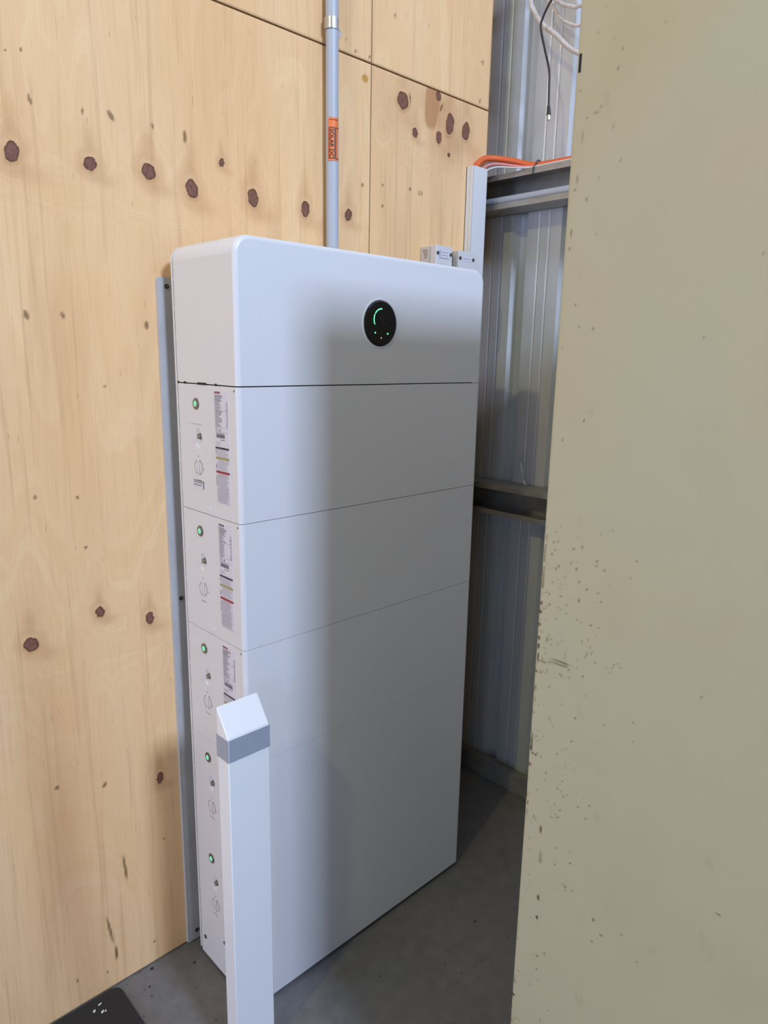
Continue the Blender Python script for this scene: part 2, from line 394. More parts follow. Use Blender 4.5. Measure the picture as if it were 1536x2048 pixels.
# ------------------------------------------------------------------ home battery tower
W, D = .7345, .2414
SEAM = [.100, .370, .640, .910, 1.180, 1.450]; TOP = 1.728
unit = empty('battery_storage_unit', (W/2, -D/2, 0), 'tall white stacked home battery and inverter standing against the plywood wall', 'battery unit')
def round_top(x0, x1, z0, z1, r, n=8):
    p = [(x0, z0), (x1, z0)]
    p += [(x1-r+r*math.cos(t), z1-r+r*math.sin(t)) for t in [PI/2*i/n for i in range(n+1)]]
    p += [(x0+r-r*math.sin(t), z1-r+r*math.cos(t)) for t in [PI/2*i/n for i in range(n+1)]]
    return p
bm = bmesh.new(); extrude_profile(bm, round_top(0, W, .02, TOP, .034), 'y', -.007, 0)
obj('rear_plate', bm, M['white'], unit, smooth=True)
bm = bmesh.new(); extrude_profile(bm, round_top(.0095, W-.0095, .016, TOP-.0095, .03), 'y', -D+.02, -.007); obj('light_block_core', bm, M['dark'], unit)  # added dark core, stops light leaking through the gaps and seams
def front_round(bm, r, seg=4, eps=1e-5):
    ymin = min(v.co.y for v in bm.verts); zmin = min(v.co.z for v in bm.verts)
    es = [e for e in bm.edges if all(abs(v.co.y-ymin) < eps for v in e.verts) and not all(abs(v.co.z-zmin) < eps for v in e.verts)]
    return es
# inverter on top
bm = bmesh.new(); extrude_profile(bm, round_top(0, W, SEAM[5]+.0012, TOP, .034), 'y', -D, -.0098)
es = front_round(bm, .01)
bmesh.ops.bevel(bm, geom=es, offset=.0085, segments=4, profile=.5, affect='EDGES', clamp_overlap=True)
def spacers(bm, z0, z1, pitch=.052):
    n = max(1, int((z1-z0)/pitch)); 
    for i in range(n): 
        zc = z0+(i+.5)*(z1-z0)/n
        box(bm, .0008, .02, -.0099, -.0069, zc-.0025, zc+.0025)
spacers(bm, SEAM[5]+.01, TOP-.04)
inv = obj('inverter_module', bm, M['cover'], unit, smooth=True)
# split side / front tint: the side skin is the plain powder coat, the front a smooth cover
def two_tone(o):
    o.data.materials.append(M['white'])
    for p in o.data.polygons:
        if p.normal.x < -.5 or (p.normal.y > -.3): p.material_index = 1
    me = o.data; side = {p.index for p in me.polygons if p.normal.x < -.999 and abs(p.center.x+W/2) < 1e-3}
    use = {}
    for p in me.polygons:
        for ek in p.edge_keys: use.setdefault(ek, []).append(p.index)
    for p in me.polygons:
        if p.index in side: p.use_smooth = False
    for e in me.edges:                                           # crisp rim round the moulded recess
        fs = use.get(e.key, [])
        if len(fs) == 2 and (fs[0] in side) != (fs[1] in side): e.use_edge_sharp = True
two_tone(inv)
# display
DX, DZ, DR = .372, 1.583, .0495
bm = bmesh.new()
n = 64
def ringv(r, y): return [bm.verts.new((DX+r*math.cos(2*PI*i/n), y, DZ+r*math.sin(2*PI*i/n))) for i in range(n)]
prof_ = [(DR+.0045, -D+.0002), (DR+.004, -D-.0012), (DR+.0015, -D-.0014), (DR, -D-.0004)]
rv = [ringv(r, y) for r, y in prof_]
for a, b in zip(rv, rv[1:]):
    for i in range(n): bm.faces.new((a[i], a[(i+1) % n], b[(i+1) % n], b[i])).material_index = 0
rv2 = [ringv(r, y) for r, y in [(DR, -D-.0004), (DR*.985, -D-.0022), (DR*.93, -D-.0034)]]
for a, b in zip(rv2, rv2[1:]):
    for i in range(n): bm.faces.new((a[i], a[(i+1) % n], b[(i+1) % n], b[i])).material_index = 1
bm.faces.new(rv2[-1]).material_index = 1
yl = -D-.0037
def arc(cx, cz, r, w, a0, a1, mi, k=16, y=yl):
    A = []
    for i in range(k+1):
        t = math.radians(a0+(a1-a0)*i/k)
        A.append((bm.verts.new((cx+(r-w)*math.cos(t), y, cz+(r-w)*math.sin(t))), bm.verts.new((cx+(r+w)*math.cos(t), y, cz+(r+w)*math.sin(t)))))
    for (a, b), (c, d) in zip(A, A[1:]): bm.faces.new((a, b, d, c)).material_index = mi
az = DZ+.17*DR
arc(DX+.001, az, .465*DR, .0011, 88, 147, 2); arc(DX+.001, az, .465*DR, .0011, 152, 208, 2)
for (u, v, s, mi) in ((-.36, -.41, .0018, 2), (.41, -.43, .0019, 2), (.01, -.625, .0017, 3)): arc(DX+u*DR, DZ+v*DR, s/2, s/2, 0, 360, mi, 12)
for (u0, u1, v0, v1) in ((-.10, -.035, .10, .33), (.10, .18, -.02, .33), (-.10, .18, .10, .18)):
    vv = [bm.verts.new((DX+a*DR, yl+.0002, DZ+b*DR)) for a, b in ((u0, v0), (u1, v0), (u1, v1), (u0, v1))]; bm.faces.new(vv).material_index = 4
bmesh.ops.recalc_face_normals(bm, faces=bm.faces)
dsp = obj('round_display', bm, [M['cover'], M['glass'], M['led'], M['ledw'], M['faint']], inv, smooth=True)
dsp['label'] = 'round black glass display with green light arc'

# ---- battery module (one mesh for all five, with a moulded recess cut in the side)
def battery_mesh(z0, z1, gap):
    b = bmesh.new(); box(b, 0, W, -D, -.0098, z0, z1-gap)
    es = [e for e in b.edges if all(abs(v.co.y+D) < 1e-6 for v in e.verts) and abs(e.verts[0].co.x-e.verts[1].co.x) < 1e-6]
    bmesh.ops.bevel(b, geom=es, offset=.0085, segments=4, profile=.5, affect='EDGES')
    me = bpy.data.meshes.new('t'); b.to_mesh(me); b.free(); o1 = bpy.data.objects.new('t', me); C.objects.link(o1)
    c = bmesh.new(); bmesh.ops.create_uvsphere(c, u_segments=32, v_segments=16, radius=1)
    for v in c.verts: v.co = Vector((v.co.x*.011-.0060, v.co.y*.0165-.088, v.co.z*.025+z1-.112))
    me2 = bpy.data.meshes.new('c'); c.to_mesh(me2); c.free(); o2 = bpy.data.objects.new('c', me2); C.objects.link(o2)
    md = o1.modifiers.new('b', 'BOOLEAN'); md.object = o2; md.operation = 'DIFFERENCE'; md.solver = 'EXACT'
    dg = bpy.context.evaluated_depsgraph_get(); dg.update()
    res = bpy.data.meshes.new_from_object(o1.evaluated_get(dg))
    bpy.data.objects.remove(o1); bpy.data.objects.remove(o2)
    b = bmesh.new(); b.from_mesh(res); spacers(b, z0+.008, z1-.008)
    return b
side_x = 0.0
def disc_x(bm, y, z, r, x0, x1, mi=0, n=24): cyl(bm, (x0, y, z), (x1, y, z), r, n, mi)
def qx(bm, y0, y1, z0, z1, x, mi=0):
    vv = [bm.verts.new((x, a, b)) for a, b in ((y0, z0), (y0, z1), (y1, z1), (y1, z0))]; f = bm.faces.new(vv); f.material_index = mi
    if f.normal.x > 0: f.normal_flip()
def text_mesh(body, size):
    cu = bpy.data.curves.new('t', 'FONT'); cu.body = body; cu.size = size; cu.align_x = 'LEFT'; cu.resolution_u = 3; cu.offset = .022
    o = bpy.data.objects.new('t', cu); C.objects.link(o); dg = bpy.context.evaluated_depsgraph_get(); dg.update()
    me = bpy.data.meshes.new_from_object(o.evaluated_get(dg)); bpy.data.objects.remove(o)
    return me

def rating_label(parent, zt, seed):
    rnd = random.Random(seed)
    b = bmesh.new(); y0 = -.1555; wid = .0525; hgt = .228
    box(b, -.0005, .0002, y0-wid, y0, zt-.010-hgt, zt-.010, 0)
    def R(u0, u1, v0, v1, mi): qx(b, y0-u0, y0-u1, zt-.010-v1, zt-.010-v0, -.0008, mi)
    # header in red block strokes
    for i in range(7): R(.003+.003*i, .0052+.003*i, .002, .0062, 3 if seed % 2 == 0 else 1)
    v = .009
    while v < .021: R(.003, .022+rnd.random()*.012, v, v+.0013, 1); v += .0026
    while v < .071:
        R(.003, .016+rnd.random()*.014, v, v+.0011, 1); R(.052-.004-rnd.random()*.005, .0505, v+.0004, v+.0014, 1); v += .0028
    for vv in (.0395, .0725, .0815): R(.002, .0505, vv, vv+.0005, 2)
    # CE mark and a small warning triangle
    def polyx(pts, mi):
        f = b.faces.new([b.verts.new((-.0008, y0-u, zt-.010-w)) for u, w in pts]); f.material_index = mi
    def arcu(cu, cv, r, w, a0, a1, k=10):
        for i in range(k):
            t0, t1 = (math.radians(a0+(a1-a0)*j/k) for j in (i, i+1))
            polyx([(cu+r*math.cos(t0), cv-r*math.sin(t0)), (cu+r*math.cos(t1), cv-r*math.sin(t1)), (cu+(r-w)*math.cos(t1), cv-(r-w)*math.sin(t1)), (cu+(r-w)*math.cos(t0), cv-(r-w)*math.sin(t0))], 1)
    arcu(.0075, .0772, .0034, .0008, 80, 280); arcu(.0135, .0772, .0034, .0008, 80, 280); R(.0105, .0130, .0768, .0776, 1)
    polyx([(.018, .0802), (.0205, .0742), (.023, .0802)], 1)
    u = .006
    while u < .037:                                   # bar code
        w = rnd.choice((.0006, .0009, .0014)); R(u, u+w, .0862, .0935, 1); u += w+rnd.choice((.0005, .0008))
    R(.005, .036, .0838, .0850, 1); R(.021, .038, .0965, .0978, 1)
    for vv in (.1015, .1045, .1075): R(.003, .022, vv, vv+.0007, 2)
    R(.001, .0515, .1120, .1160, 5); R(.022, .036, .1135, .1145, 0)
    def lines(v0, v1, u0, u1, mi, st=.0026, th=.0008):
        v_ = v0
        while v_ < v1: R(u0, u1-rnd.random()*.012, v_, v_+th, mi); v_ += st
    R(.002, .0035, .1175, .1265, 1); lines(.1175, .1305, .006, .050, 2)
    R(.001, .0515, .1325, .1370, 4); lines(.139, .158, .008, .050, 2); R(.002, .0040, .147, .157, 1)
    R(.001, .0515, .1605, .1655, 3); lines(.1672, .1715, .008, .048, 3)
    lines(.172, .198, .006, .050, 2, .0021); R(.002, .0035, .170, .193, 1); lines(.199, .224, .003, .050, 2, .0020); R(.006, .050, .2255, .2260, 1)
    return obj('rating_label', b, [M['label'], M['pline'], M['plight'], M['red'], M['olive'], M['navy']], parent)

def power_icon(b, y, z):
    for i in range(14):                                 # ring open at the top
        t0, t1 = (math.radians(125+290*j/14) for j in (i, i+1)); r0, r1 = .0030, .0048
        vv = [(r0, t0), (r1, t0), (r1, t1), (r0, t1)]
        f = b.faces.new([b.verts.new((-.0027, y-r*math.cos(t), z+r*math.sin(t))) for r, t in vv]); f.material_index = 1
    qx(b, y-.0008, y+.0008, z+.001, z+.0062, -.0027, 1)
for i in range(5):                                       # from the top of the stack down
    zt, zb = SEAM[5-i], SEAM[4-i]
    gap = (.0012, .0011, .0008, .00025, .0002)[i]
    bmod = battery_mesh(zb+(.0002 if i < 3 else .00005), zt, gap)
    mod = obj('battery_module', bmod, M['cover'], unit, smooth=True)
    two_tone(mod)
    # power button
    b = bmesh.new(); y, z = -.0835+.0022*i, zt-.041-.002*i
    disc_x(b, y, z, .0122, -.0014, .002); disc_x(b, y, z, .0098, -.0024, .001); power_icon(b, y, z)
    pb = obj('power_button', b, [M['steel'], M['led']], mod, smooth=True); pb['label'] = 'steel push button with lit green power symbol'
    # bolt in the moulded recess
    b = bmesh.new(); y, z = -.0925, zt-.108
    disc_x(b, y, z, .0056, -.0035, .006); disc_x(b, y, z, .0072, .0002, .006, 0, 6); disc_x(b, y, z, .0024, -.0042, .0, 1)
    obj('recess_bolt', b, [M['steel'], M['chrome']], mod, smooth=True)
    # rotary switch: ring groove, raised grip, printed ticks
    b = bmesh.new(); y, z = -.0845, zt-.174
    def ann(r0, r1, a0, a1, x, mi, k=36):
        for q in range(k):
            t0, t1 = (math.radians(a0+(a1-a0)*w/k) for w in (q, q+1))
            f = b.faces.new([b.verts.new((x, y-r*math.cos(t), z+r*math.sin(t))) for r, t in ((r0, t0), (r1, t0), (r1, t1), (r0, t1))]); f.material_index = mi
    disc_x(b, y, z, .0150, -.0003, .001, 0, 40); ann(.0149, .0161, 0, 360, -.0004, 1)
    for sg in (1, -1): qx(b, y+sg*.0040-.0005, y+sg*.0040+.0005, z-.0150, z+.0150, -.0005, 1)
    box(b, -.0010, 0, y-.0034, y+.0034, z-.0168, z+.0168, 0, .0004)
    qx(b, y-.002, y+.002, z+.0225, z+.0248, -.0004, 2)
    qx(b, y-.0215, y-.0195, z-.004, z, -.0004, 2)
    for t in range(20, 80, 12):
        a = math.radians(t); qx(b, y-.0190*math.cos(a)-.0006, y-.0190*math.cos(a)+.0006, z+.019*math.sin(a)-.0006, z+.019*math.sin(a)+.0006, -.0004, 2)
    for u in range(5): qx(b, y+.009-.004*u-.003, y+.009-.004*u, z-.0285, z-.0265, -.0004, 2)
    obj('rotary_switch', b, [M['white'], M['pline'], M['plight']], mod, smooth=True)
    rating_label(mod, zt-.0, i)
    # plug and cap screw
    b = bmesh.new(); disc_x(b, -.122, zt-.2585, .0052, -.0012, .001, 0); obj('side_plug', b, M['white'] if i < 4 else M['steel'], mod, smooth=True)
    b = bmesh.new(); disc_x(b, -.2305, zt-.0085, .0022, -.0006, .001, 0, 12); obj('cover_screw', b, M['steel'], mod, smooth=True)
    if i == 0:
        b = bmesh.new(); y, z = -.082, zt-.2085
        box(b, -.0012, .0005, y-.0205, y+.0205, z-.010, z+.005, 0)
        qx(b, y-.0205, y+.0205, z+.005, z+.0062, -.0013, 1); qx(b, y-.0222, y-.0200, z-.010, z+.0062, -.0013, 1)
        for (u0, u1, v) in ((-.018, .017, .001), (-.018, .015, -.0045)):
            t = u0
            while t < u1: qx(b, y-t-.0022, y-t, z+v, z+v+.0022, -.0014, 2); t += .0030
        obj('small_tag', b, [M['label'], M['navy'], M['pline']], mod)
        b = bmesh.new(); qx(b, -.103, -.060, zt-.0835, zt-.0829, -.0003); obj('mould_line', b, M['pline'], mod)
        # dark openings in the joint under the inverter
        for (y0, y1) in ((-.128, -.092), (-.168, -.160), (-.046, -.036), (-.016, -.0105)):
            b = bmesh.new(); box(b, -.0004, .009, y0, y1, zt-.0016, zt+.0032); obj('joint_vent', b, M['dark'], mod)
# plinth
bm = bmesh.new(); box(bm, 0, W, -D, -.0098, .014, .09995)
es = [e for e in bm.edges if all(abs(v.co.y+D) < 1e-6 for v in e.verts) and abs(e.verts[0].co.x-e.verts[1].co.x) < 1e-6]
bmesh.ops.bevel(bm, geom=es, offset=.0085, segments=4, profile=.5, affect='EDGES')
base = obj('plinth', bm, M['cover'], unit, smooth=True); two_tone(base)
bm = bmesh.new(); disc_x(bm, -.029, .066, .0055, -.0015, .002); disc_x(bm, -.029, .066, .003, -.0022, .0, 1, 6); obj('plinth_screw', bm, [M['steel'], M['dark']], base, smooth=True)
for (x, y) in ((.06, -.04), (.06, -.2), (W-.06, -.04), (W-.06, -.2)):
    b = bmesh.new(); cyl(b, (x, y, .0005), (x, y, .016), .022); obj('levelling_foot', b, M['black'], unit, smooth=True)

# ------------------------------------------------------------------ backing sheet
sh = empty('backing_sheet', (.36, .046, 0), 'flat grey backing sheet screwed to the plywood behind the battery', 'sheet')
bm = bmesh.new()
p = [(-.013, .004), (.75, .004), (.75, 1.668)]
p += [(-.011+.008-.008*math.sin(t), 1.668-.008+.008*math.cos(t)) for t in [PI/2*i/4 for i in range(5)]]
extrude_profile(bm, p, 'y', .0415, .0498); obj('panel', bm, M['sheet'], sh)
for (x, z) in ((.010, 1.649), (.0105, .949), (.012, .03)):
    b = bmesh.new(); cyl(b, (x, .0415, z), (x, .0392, z), .0048, 16, 0); cyl(b, (x, .0395, z), (x, .0388, z), .0022, 8, 1); obj('screw', b, [M['black'], M['steel']], sh, smooth=True)

# ------------------------------------------------------------------ solar conduit
CXP, CYP, CR = .452, .0275, .0155
cd = empty('solar_conduit', (CXP, CYP, 1.6), 'grey vertical conduit on the plywood wall with an orange solar label', 'conduit')
bm = bmesh.new(); cyl(bm, (CXP+.006, CYP, 1.672), (CXP-.012, CYP, 4.8), CR, 32); obj('pipe', bm, M['pipe'], cd, smooth=True)
px_ = lambda z: CXP+.006-.018*(z-1.55)/2.64
# saddle clip
b = bmesh.new(); zc = 2.272; xc = px_(zc)
k = 24; prof = []
for i in range(k+1):
    t = PI*1.22*i/k; prof.append((xc+(CR+.0018)*math.cos(t), CYP-(CR+.0018)*math.sin(t)))
outer = [(prof[0][0], WALL_Y-.0006)]+prof
inner = [(outer[0][0]-.0014, outer[0][1])]+[(xc+(a-xc)*.92, CYP+(c-CYP)*.92) for a, c in prof]
vo = [[b.verts.new((x, y, zc+s)) for x, y in outer] for s in (-.012, .012)]
vi = [[b.verts.new((x, y, zc+s)) for x, y in inner] for s in (-.012, .012)]
for q in range(len(outer)-1):
    b.faces.new((vo[0][q], vo[0][q+1], vo[1][q+1], vo[1][q])); b.faces.new((vi[0][q+1], vi[0][q], vi[1][q], vi[1][q+1]))
    for s in (0, 1): b.faces.new((vo[s][q], vo[s][q+1], vi[s][q+1], vi[s][q]))
# flat ears against the wall, rounded tip
for sgn in (1,):
    xe = xc+sgn*(CR+.001); pr = [(xe, zc-.012), (xe+sgn*.019, zc-.012)]+[(xe+sgn*(.019+.012*math.sin(t)), zc-.012*math.cos(t)) for t in [PI*i/8 for i in range(1, 8)]]+[(xe+sgn*.019, zc+.012), (xe, zc+.012)]
    extrude_profile(b, pr, 'y', WALL_Y-.0022, WALL_Y-.0004)
    cyl(b, (xe+sgn*.014, WALL_Y-.002, zc), (xe+sgn*.014, WALL_Y-.0055, zc), .0045, 12)
bmesh.ops.recalc_face_normals(b, faces=b.faces)
obj('saddle_clip', b, M['clip'], cd, smooth=True)
# wrapped orange label; u = arc length around the pipe measured to the right of the left rim seen from the room
b = bmesh.new(); z0, z1 = 1.974, 2.070; zl = (z0+z1)/2; xl = px_(zl)
def onpipe(ang, z, off): return (xl+(CR+off)*math.cos(ang), CYP+(CR+off)*math.sin(ang), z)
def band(a0, a1, za, zb, off, mi, k=16):
    A = [(b.verts.new(onpipe(math.radians(a0+(a1-a0)*i/k), za, off)), b.verts.new(onpipe(math.radians(a0+(a1-a0)*i/k), zb, off))) for i in range(k+1)]
    for (p, q), (r, s) in zip(A, A[1:]): b.faces.new((p, r, s, q)).material_index = mi
band(195, 385, z0, z1, .0005, 0, 40)
# the frame round the words, with a second frame further round the pipe
f0, f1 = 201, 252; fz0, fz1 = z0+.004, z1-.022
ft = .0016; fa = math.degrees(ft/CR)
band(f0, f0+fa, fz0, fz1, .0009, 1, 2); band(f1, f1+fa, fz0, fz1, .0009, 1, 2); band(f0, f1+fa, fz0, fz0+ft, .0009, 1); band(f0, f1+fa, fz1-ft, fz1, .0009, 1)
band(262, 262+fa, fz0, fz1, .0009, 1, 2); band(262, 330, fz0, fz0+ft, .0009, 1); band(262, 330, fz1-ft, fz1, .0009, 1)
for i in range(9): band(205+i*9, 211+i*9, z1-.0065, z1-.0045, .0009, 1, 2)
tm = text_mesh('SOLAR DC', 1.0)
vx = [v.co.x for v in tm.vertices]; vy = [v.co.y for v in tm.vertices]
L = fz1-fz0-.006; Hh = .0095
tb = bmesh.new(); tb.from_mesh(tm)
bmesh.ops.triangulate(tb, faces=tb.faces)
bmesh.ops.subdivide_edges(tb, edges=tb.edges, cuts=1)
vm = {}
for v in tb.verts:
    s = (v.co.x-min(vx))/(max(vx)-min(vx)); h = (v.co.y-min(vy))/(max(vy)-min(vy))
    ang = math.radians(f0+fa+4)+h*Hh/CR                       # letter tops point to the right, the words run downwards
    vm[v] = b.verts.new(onpipe(ang, fz1-.0035-s*L, .0010))
for f in tb.faces: b.faces.new([vm[v] for v in f.verts]).material_index = 1
tb.free()
lab = obj('solar_label', b, [M['orange_label'], M['ink']], cd); lab['label'] = 'orange wrap-around label reading SOLAR DC'

# ------------------------------------------------------------------ trunking and junction boxes above the battery
bm = bmesh.new()
du = empty('cable_trunking', (1.02, .05, 1.6), 'white square cable trunking standing upright on the plywood edge', 'trunking')
t = .002; x0, x1, y0, y1, z0, z1 = .990, 1.053, .022, .0495, 1.50, 2.064
box(bm, x0, x0+t, y0+.004, y1, z0, z1); box(bm, x1-t, x1, y0+.004, y1, z0, z1); box(bm, x0, x1, y1-t, y1, z0, z1); obj('channel', bm, M['duct'], du)
bm = bmesh.new(); box(bm, x0-.0008, x1+.0008, y0, y0+.0022, z0, z1); box(bm, x0-.0012, x0, y0, y0+.010, z0, z1); box(bm, x1, x1+.0012, y0, y0+.010, z0, z1); obj('lid', bm, M['duct'], du)

def iso_box(x0, x1, zt, label, note):
    e = empty('junction_box', ((x0+x1)/2, .02, 1.70), label, 'junction box'); tag(e, group='junction boxes above the battery')
    y0, y1, zb = -.013, .0495, 1.685
    b = bmesh.new(); box(b, x0+.0008, x1-.0008, .012, y1, zb, zt-.001, 0, .0015); obj('body', b, M['iso'], e)
    b = bmesh.new(); box(b, x0, x1, y0, .0105, zb-.001, zt, 0, .0022)
    obj('cover', b, M['isof'], e)
    b = bmesh.new()
    v = [b.verts.new(p) for p in ((x0+.022, y0-.0002, zb+.02), (x1-.004, y0-.0002, zt-.042), (x1-.004, y0-.0002, zt-.049), (x0+.030, y0-.0002, zb+.02))]
    w = [b.verts.new(q.co+Vector((0, -.003, 0))) for q in v]
    b.faces.new(w); [b.faces.new((v[i], v[(i+1) % 4], w[(i+1) % 4], w[i])) for i in range(4)]; bmesh.ops.recalc_face_normals(b, faces=b.faces)
    obj('cover_rib', b, M['isof'], e)
    zs = zt-.021
    for x in (x0+.006, x1-.007):
        b = bmesh.new(); cyl(b, (x, y0+.0005, zs), (x, y0-.0016, zs), .0052, 16); cyl(b, (x, y0-.001, zs), (x, y0-.0022, zs), .0026, 8, 1); obj('screw', b, [M['steel'], M['black']], e, smooth=True)
    b = bmesh.new(); cyl(b, (x1-.006, y0+.0005, zt-.066), (x1-.006, y0-.0016, zt-.066), .0045, 12); obj('screw', b, M['steel'], e)
    b = bmesh.new(); hh = .0105 if note else .006
    zl = zt-.022; box(b, x0+.0155, x1-.0155, y0-.0006, y0+.0003, zl-hh, zl+hh)
    nl = 2 if note else 1
    for r in range(nl):
        zz = zl+(.0035 if note else -.0003)-.008*r
        q = x0+.020
        while q < x1-.021:
            f = b.faces.new([b.verts.new((a, y0-.0008, c)) for a, c in ((q, zz), (q+.0028, zz), (q+.0028, zz+.002), (q, zz+.002))]); f.material_index = 1; q += .0036
    if note:
        for (a, c, d, f_) in ((x0+.0148, x0+.0156, zl-hh, zl+hh), (x0+.0148, x1-.0155, zl-hh-.0008, zl-hh)): box(b, a, c, y0-.0007, y0, d, f_, 2)
    obj('name_tag', b, [M['label'], M['plight'], M['navy']], e)
    if note:
        b = bmesh.new()
        for r in range(5): box(b, x0+.0003, x0+.002, .022, .040-.002*r, zt-.012-.005*r, zt-.0105-.005*r)
        o = obj('red_print', b, M['red'], e)
    return e
iso_box(.800, .868, 1.819, 'pale plastic junction box with boxed name tag and red print, further from the trunking', True)
iso_box(.897, .969, 1.815, 'pale plastic junction box with narrow name tag, right beside the upright trunking', False)

# orange conduit, pink and white cables over the upper rail
GT = 2.0625
def curve_thing(name, pts, r, m_, label, cat, n=12):
    b = bmesh.new(); tube(b, pts, r, n); return tag(obj(name, b, m_, None, smooth=True), label, cat)
curve_thing('orange_cable', [(1.012, .034, 1.80), (1.012, .036, 2.03), (1.022, .037, 2.072), (1.050, .030, 2.094), (1.085, .010, 2.097), (1.115, -.03, 2.089), (1.135, -.08, 2.0745), (1.145, -.14, 2.072), (1.15, -.4, 2.072), (1.15, -1.3, 2.072)], .0088, M['orange'], 'thick orange cable arching from the trunking onto the upper wall rail', 'cable')
curve_thing('pink_cable', [(1.032, .030, 1.80), (1.034, .031, 2.035), (1.042, .029, 2.066), (1.07, .012, 2.080), (1.10, -.028, 2.0755), (1.121, -.07, 2.0685), (1.128, -.13, 2.0665), (1.13, -.5, 2.0665)], .0036, M['pinkc'], 'thin pink cable under the orange cable above the trunking', 'cable')
curve_thing('white_cable', [(1.042, .028, 1.80), (1.043, .028, 2.035), (1.049, .025, 2.058), (1.072, .006, 2.0705), (1.097, -.03, 2.0690), (1.115, -.07, 2.0650), (1.122, -.13, 2.0645), (1.122, -.5, 2.0645)], .0022, M['whitec'], 'thin white cable below the pink one above the trunking', 'cable')
# cable tie
b = bmesh.new(); tube(b, [(1.139+.0108*math.cos(t), -.100, 2.0740+.0104*math.sin(t)) for t in [2*PI*k/14 for k in range(15)]], .0018, 8, sub=2)
tube(b, [(1.1285, -.100, 2.0725), (1.1172, -.098, 2.062), (1.1165, -.096, 2.042)], .0017, 8); tag(obj('cable_tie', b, M['black'], None, smooth=True), 'black cable tie strapped round the orange cable', 'cable tie')
# conduit lying in the upper rail
b = bmesh.new(); cyl(b, (CW-.083, .15, 1.962+.002+.0245), (CW-.083, -5.0, 1.9885), .0123, 24)
tag(obj('rail_conduit', b, M['pipe'], None, smooth=True), 'pale grey conduit lying along inside the upper wall rail', 'conduit')

# hanging black lead with a bright plug
hc = empty('hanging_lead', (1.08, -.165, 2.16), 'thin black lead hanging down with a bright metal plug', 'cable')
bm = bmesh.new(); tube(bm, [(1.12, -.20, 2.60), (1.09, -.165, 2.49), (1.08, -.150, 2.467), (1.08, -.129, 2.438), (1.08, -.121, 2.409), (1.08, -.139, 2.349), (1.08, -.157, 2.294), (1.08, -.161, 2.244), (1.08, -.163, 2.20)], .0031, 10); obj('cord', bm, M['black'], hc, smooth=True)
bm = bmesh.new(); cyl(bm, (1.08, -.1628, 2.203), (1.08, -.1650, 2.179), .0042, 14, 0, .0063); obj('plug_body', bm, M['black'], hc, smooth=True)
bm = bmesh.new(); cyl(bm, (1.08, -.1650, 2.179), (1.08, -.1672, 2.166), .0048, 14); obj('plug_tip', bm, M['chrome'], hc, smooth=True)

# white rope coil hung high on the steel wall
rc = empty('rope_coil', (1.14, -.22, 2.62), 'loose coil of dirty white rope hanging high on the ribbed steel wall', 'rope')
def twisted(pts, r):
    b = bmesh.new(); tube(b, pts, r, 8, sub=10); return obj('rope_loop', b, M['rope'], rc, smooth=True)
twisted([(1.13, -.10, 2.66), (1.12, -.058, 2.575), (1.12, -.053, 2.509), (1.12, -.066, 2.478), (1.12, -.097, 2.436), (1.12, -.141, 2.399), (1.12, -.21, 2.338), (1.12, -.29, 2.31), (1.125, -.37, 2.36), (1.13, -.40, 2.48), (1.13, -.33, 2.64)], .0068)
twisted([(1.14, -.11, 2.66), (1.13, -.09, 2.53), (1.13, -.118, 2.482), (1.13, -.150, 2.440), (1.13, -.185, 2.414), (1.13, -.217, 2.404), (1.13, -.28, 2.42), (1.135, -.33, 2.50), (1.14, -.31, 2.64)], .0045)
twisted([(1.12, -.13, 2.66), (1.12, -.12, 2.52), (1.12, -.151, 2.474), (1.12, -.185, 2.455), (1.12, -.209, 2.447), (1.12, -.25, 2.46), (1.125, -.28, 2.54), (1.13, -.26, 2.66)], .0055)
bm = bmesh.new(); cyl(bm, (CW-.002, -.22, 2.645), (1.10, -.22, 2.665), .008, 12); cyl(bm, (1.10, -.22, 2.665), (1.095, -.22, 2.70), .008, 12); obj('hook', bm, M['steel'], rc)

# white tie ends poking from behind the middle rail
b = bmesh.new()
tube(b, [(1.19, -.066, 1.176), (1.191, -.070, 1.158), (1.19, -.073, 1.140)], .0030, 6)
tube(b, [(1.19, -.073, 1.140), (1.192, -.077, 1.125), (1.19, -.080, 1.117)], .0008, 6)
tube(b, [(1.188, -.080, 1.119), (1.187, -.086, 1.1135), (1.186, -.091, 1.1055)], .0042, 4, sub=2)
tag(obj('white_tie', b, M['chip']), 'small white plastic tie end standing on the middle wall rail', 'tie')

# ------------------------------------------------------------------ bollard
bo = empty('bollard', (-.055, -.32, 0), 'white rectangular bollard with sloping top and grey band, in front of the battery', 'bollard')
bx0, bx1, by0, by1 = -.103, -.0085, -.340, -.300
bm = bmesh.new()
def wedge_post(bm, z0, zf, zb):
    vs_ = [bm.verts.new(p) for p in ((bx0, by0, z0), (bx1, by0, z0), (bx1, by1, z0), (bx0, by1, z0), (bx0, by0, zf), (bx1, by0, zf), (bx1, by1, zb), (bx0, by1, zb))]
    for f in ((3, 2, 1, 0), (4, 5, 6, 7), (0, 1, 5, 4), (1, 2, 6, 5), (2, 3, 7, 6), (3, 0, 4, 7)): bm.faces.new([vs_[i] for i in f])
    bmesh.ops.bevel(bm, geom=bm.edges[:], offset=.0022, segments=3, profile=.5, affect='EDGES')
wedge_post(bm, .0, .792, .846); obj('post', bm, M['bollard'], bo, smooth=True)
bm = bmesh.new(); o_ = .0009
for (a, b2, c, d) in ((bx0-o_, bx0, by0-o_, by1+o_), (bx1, bx1+o_, by0-o_, by1+o_), (bx0+.0022, bx1, by0-o_, by0), (bx0, bx1, by1, by1+o_)): box(bm, a, b2, c, d, .742, .789)
obj('grey_band', bm, M['tape'], bo)

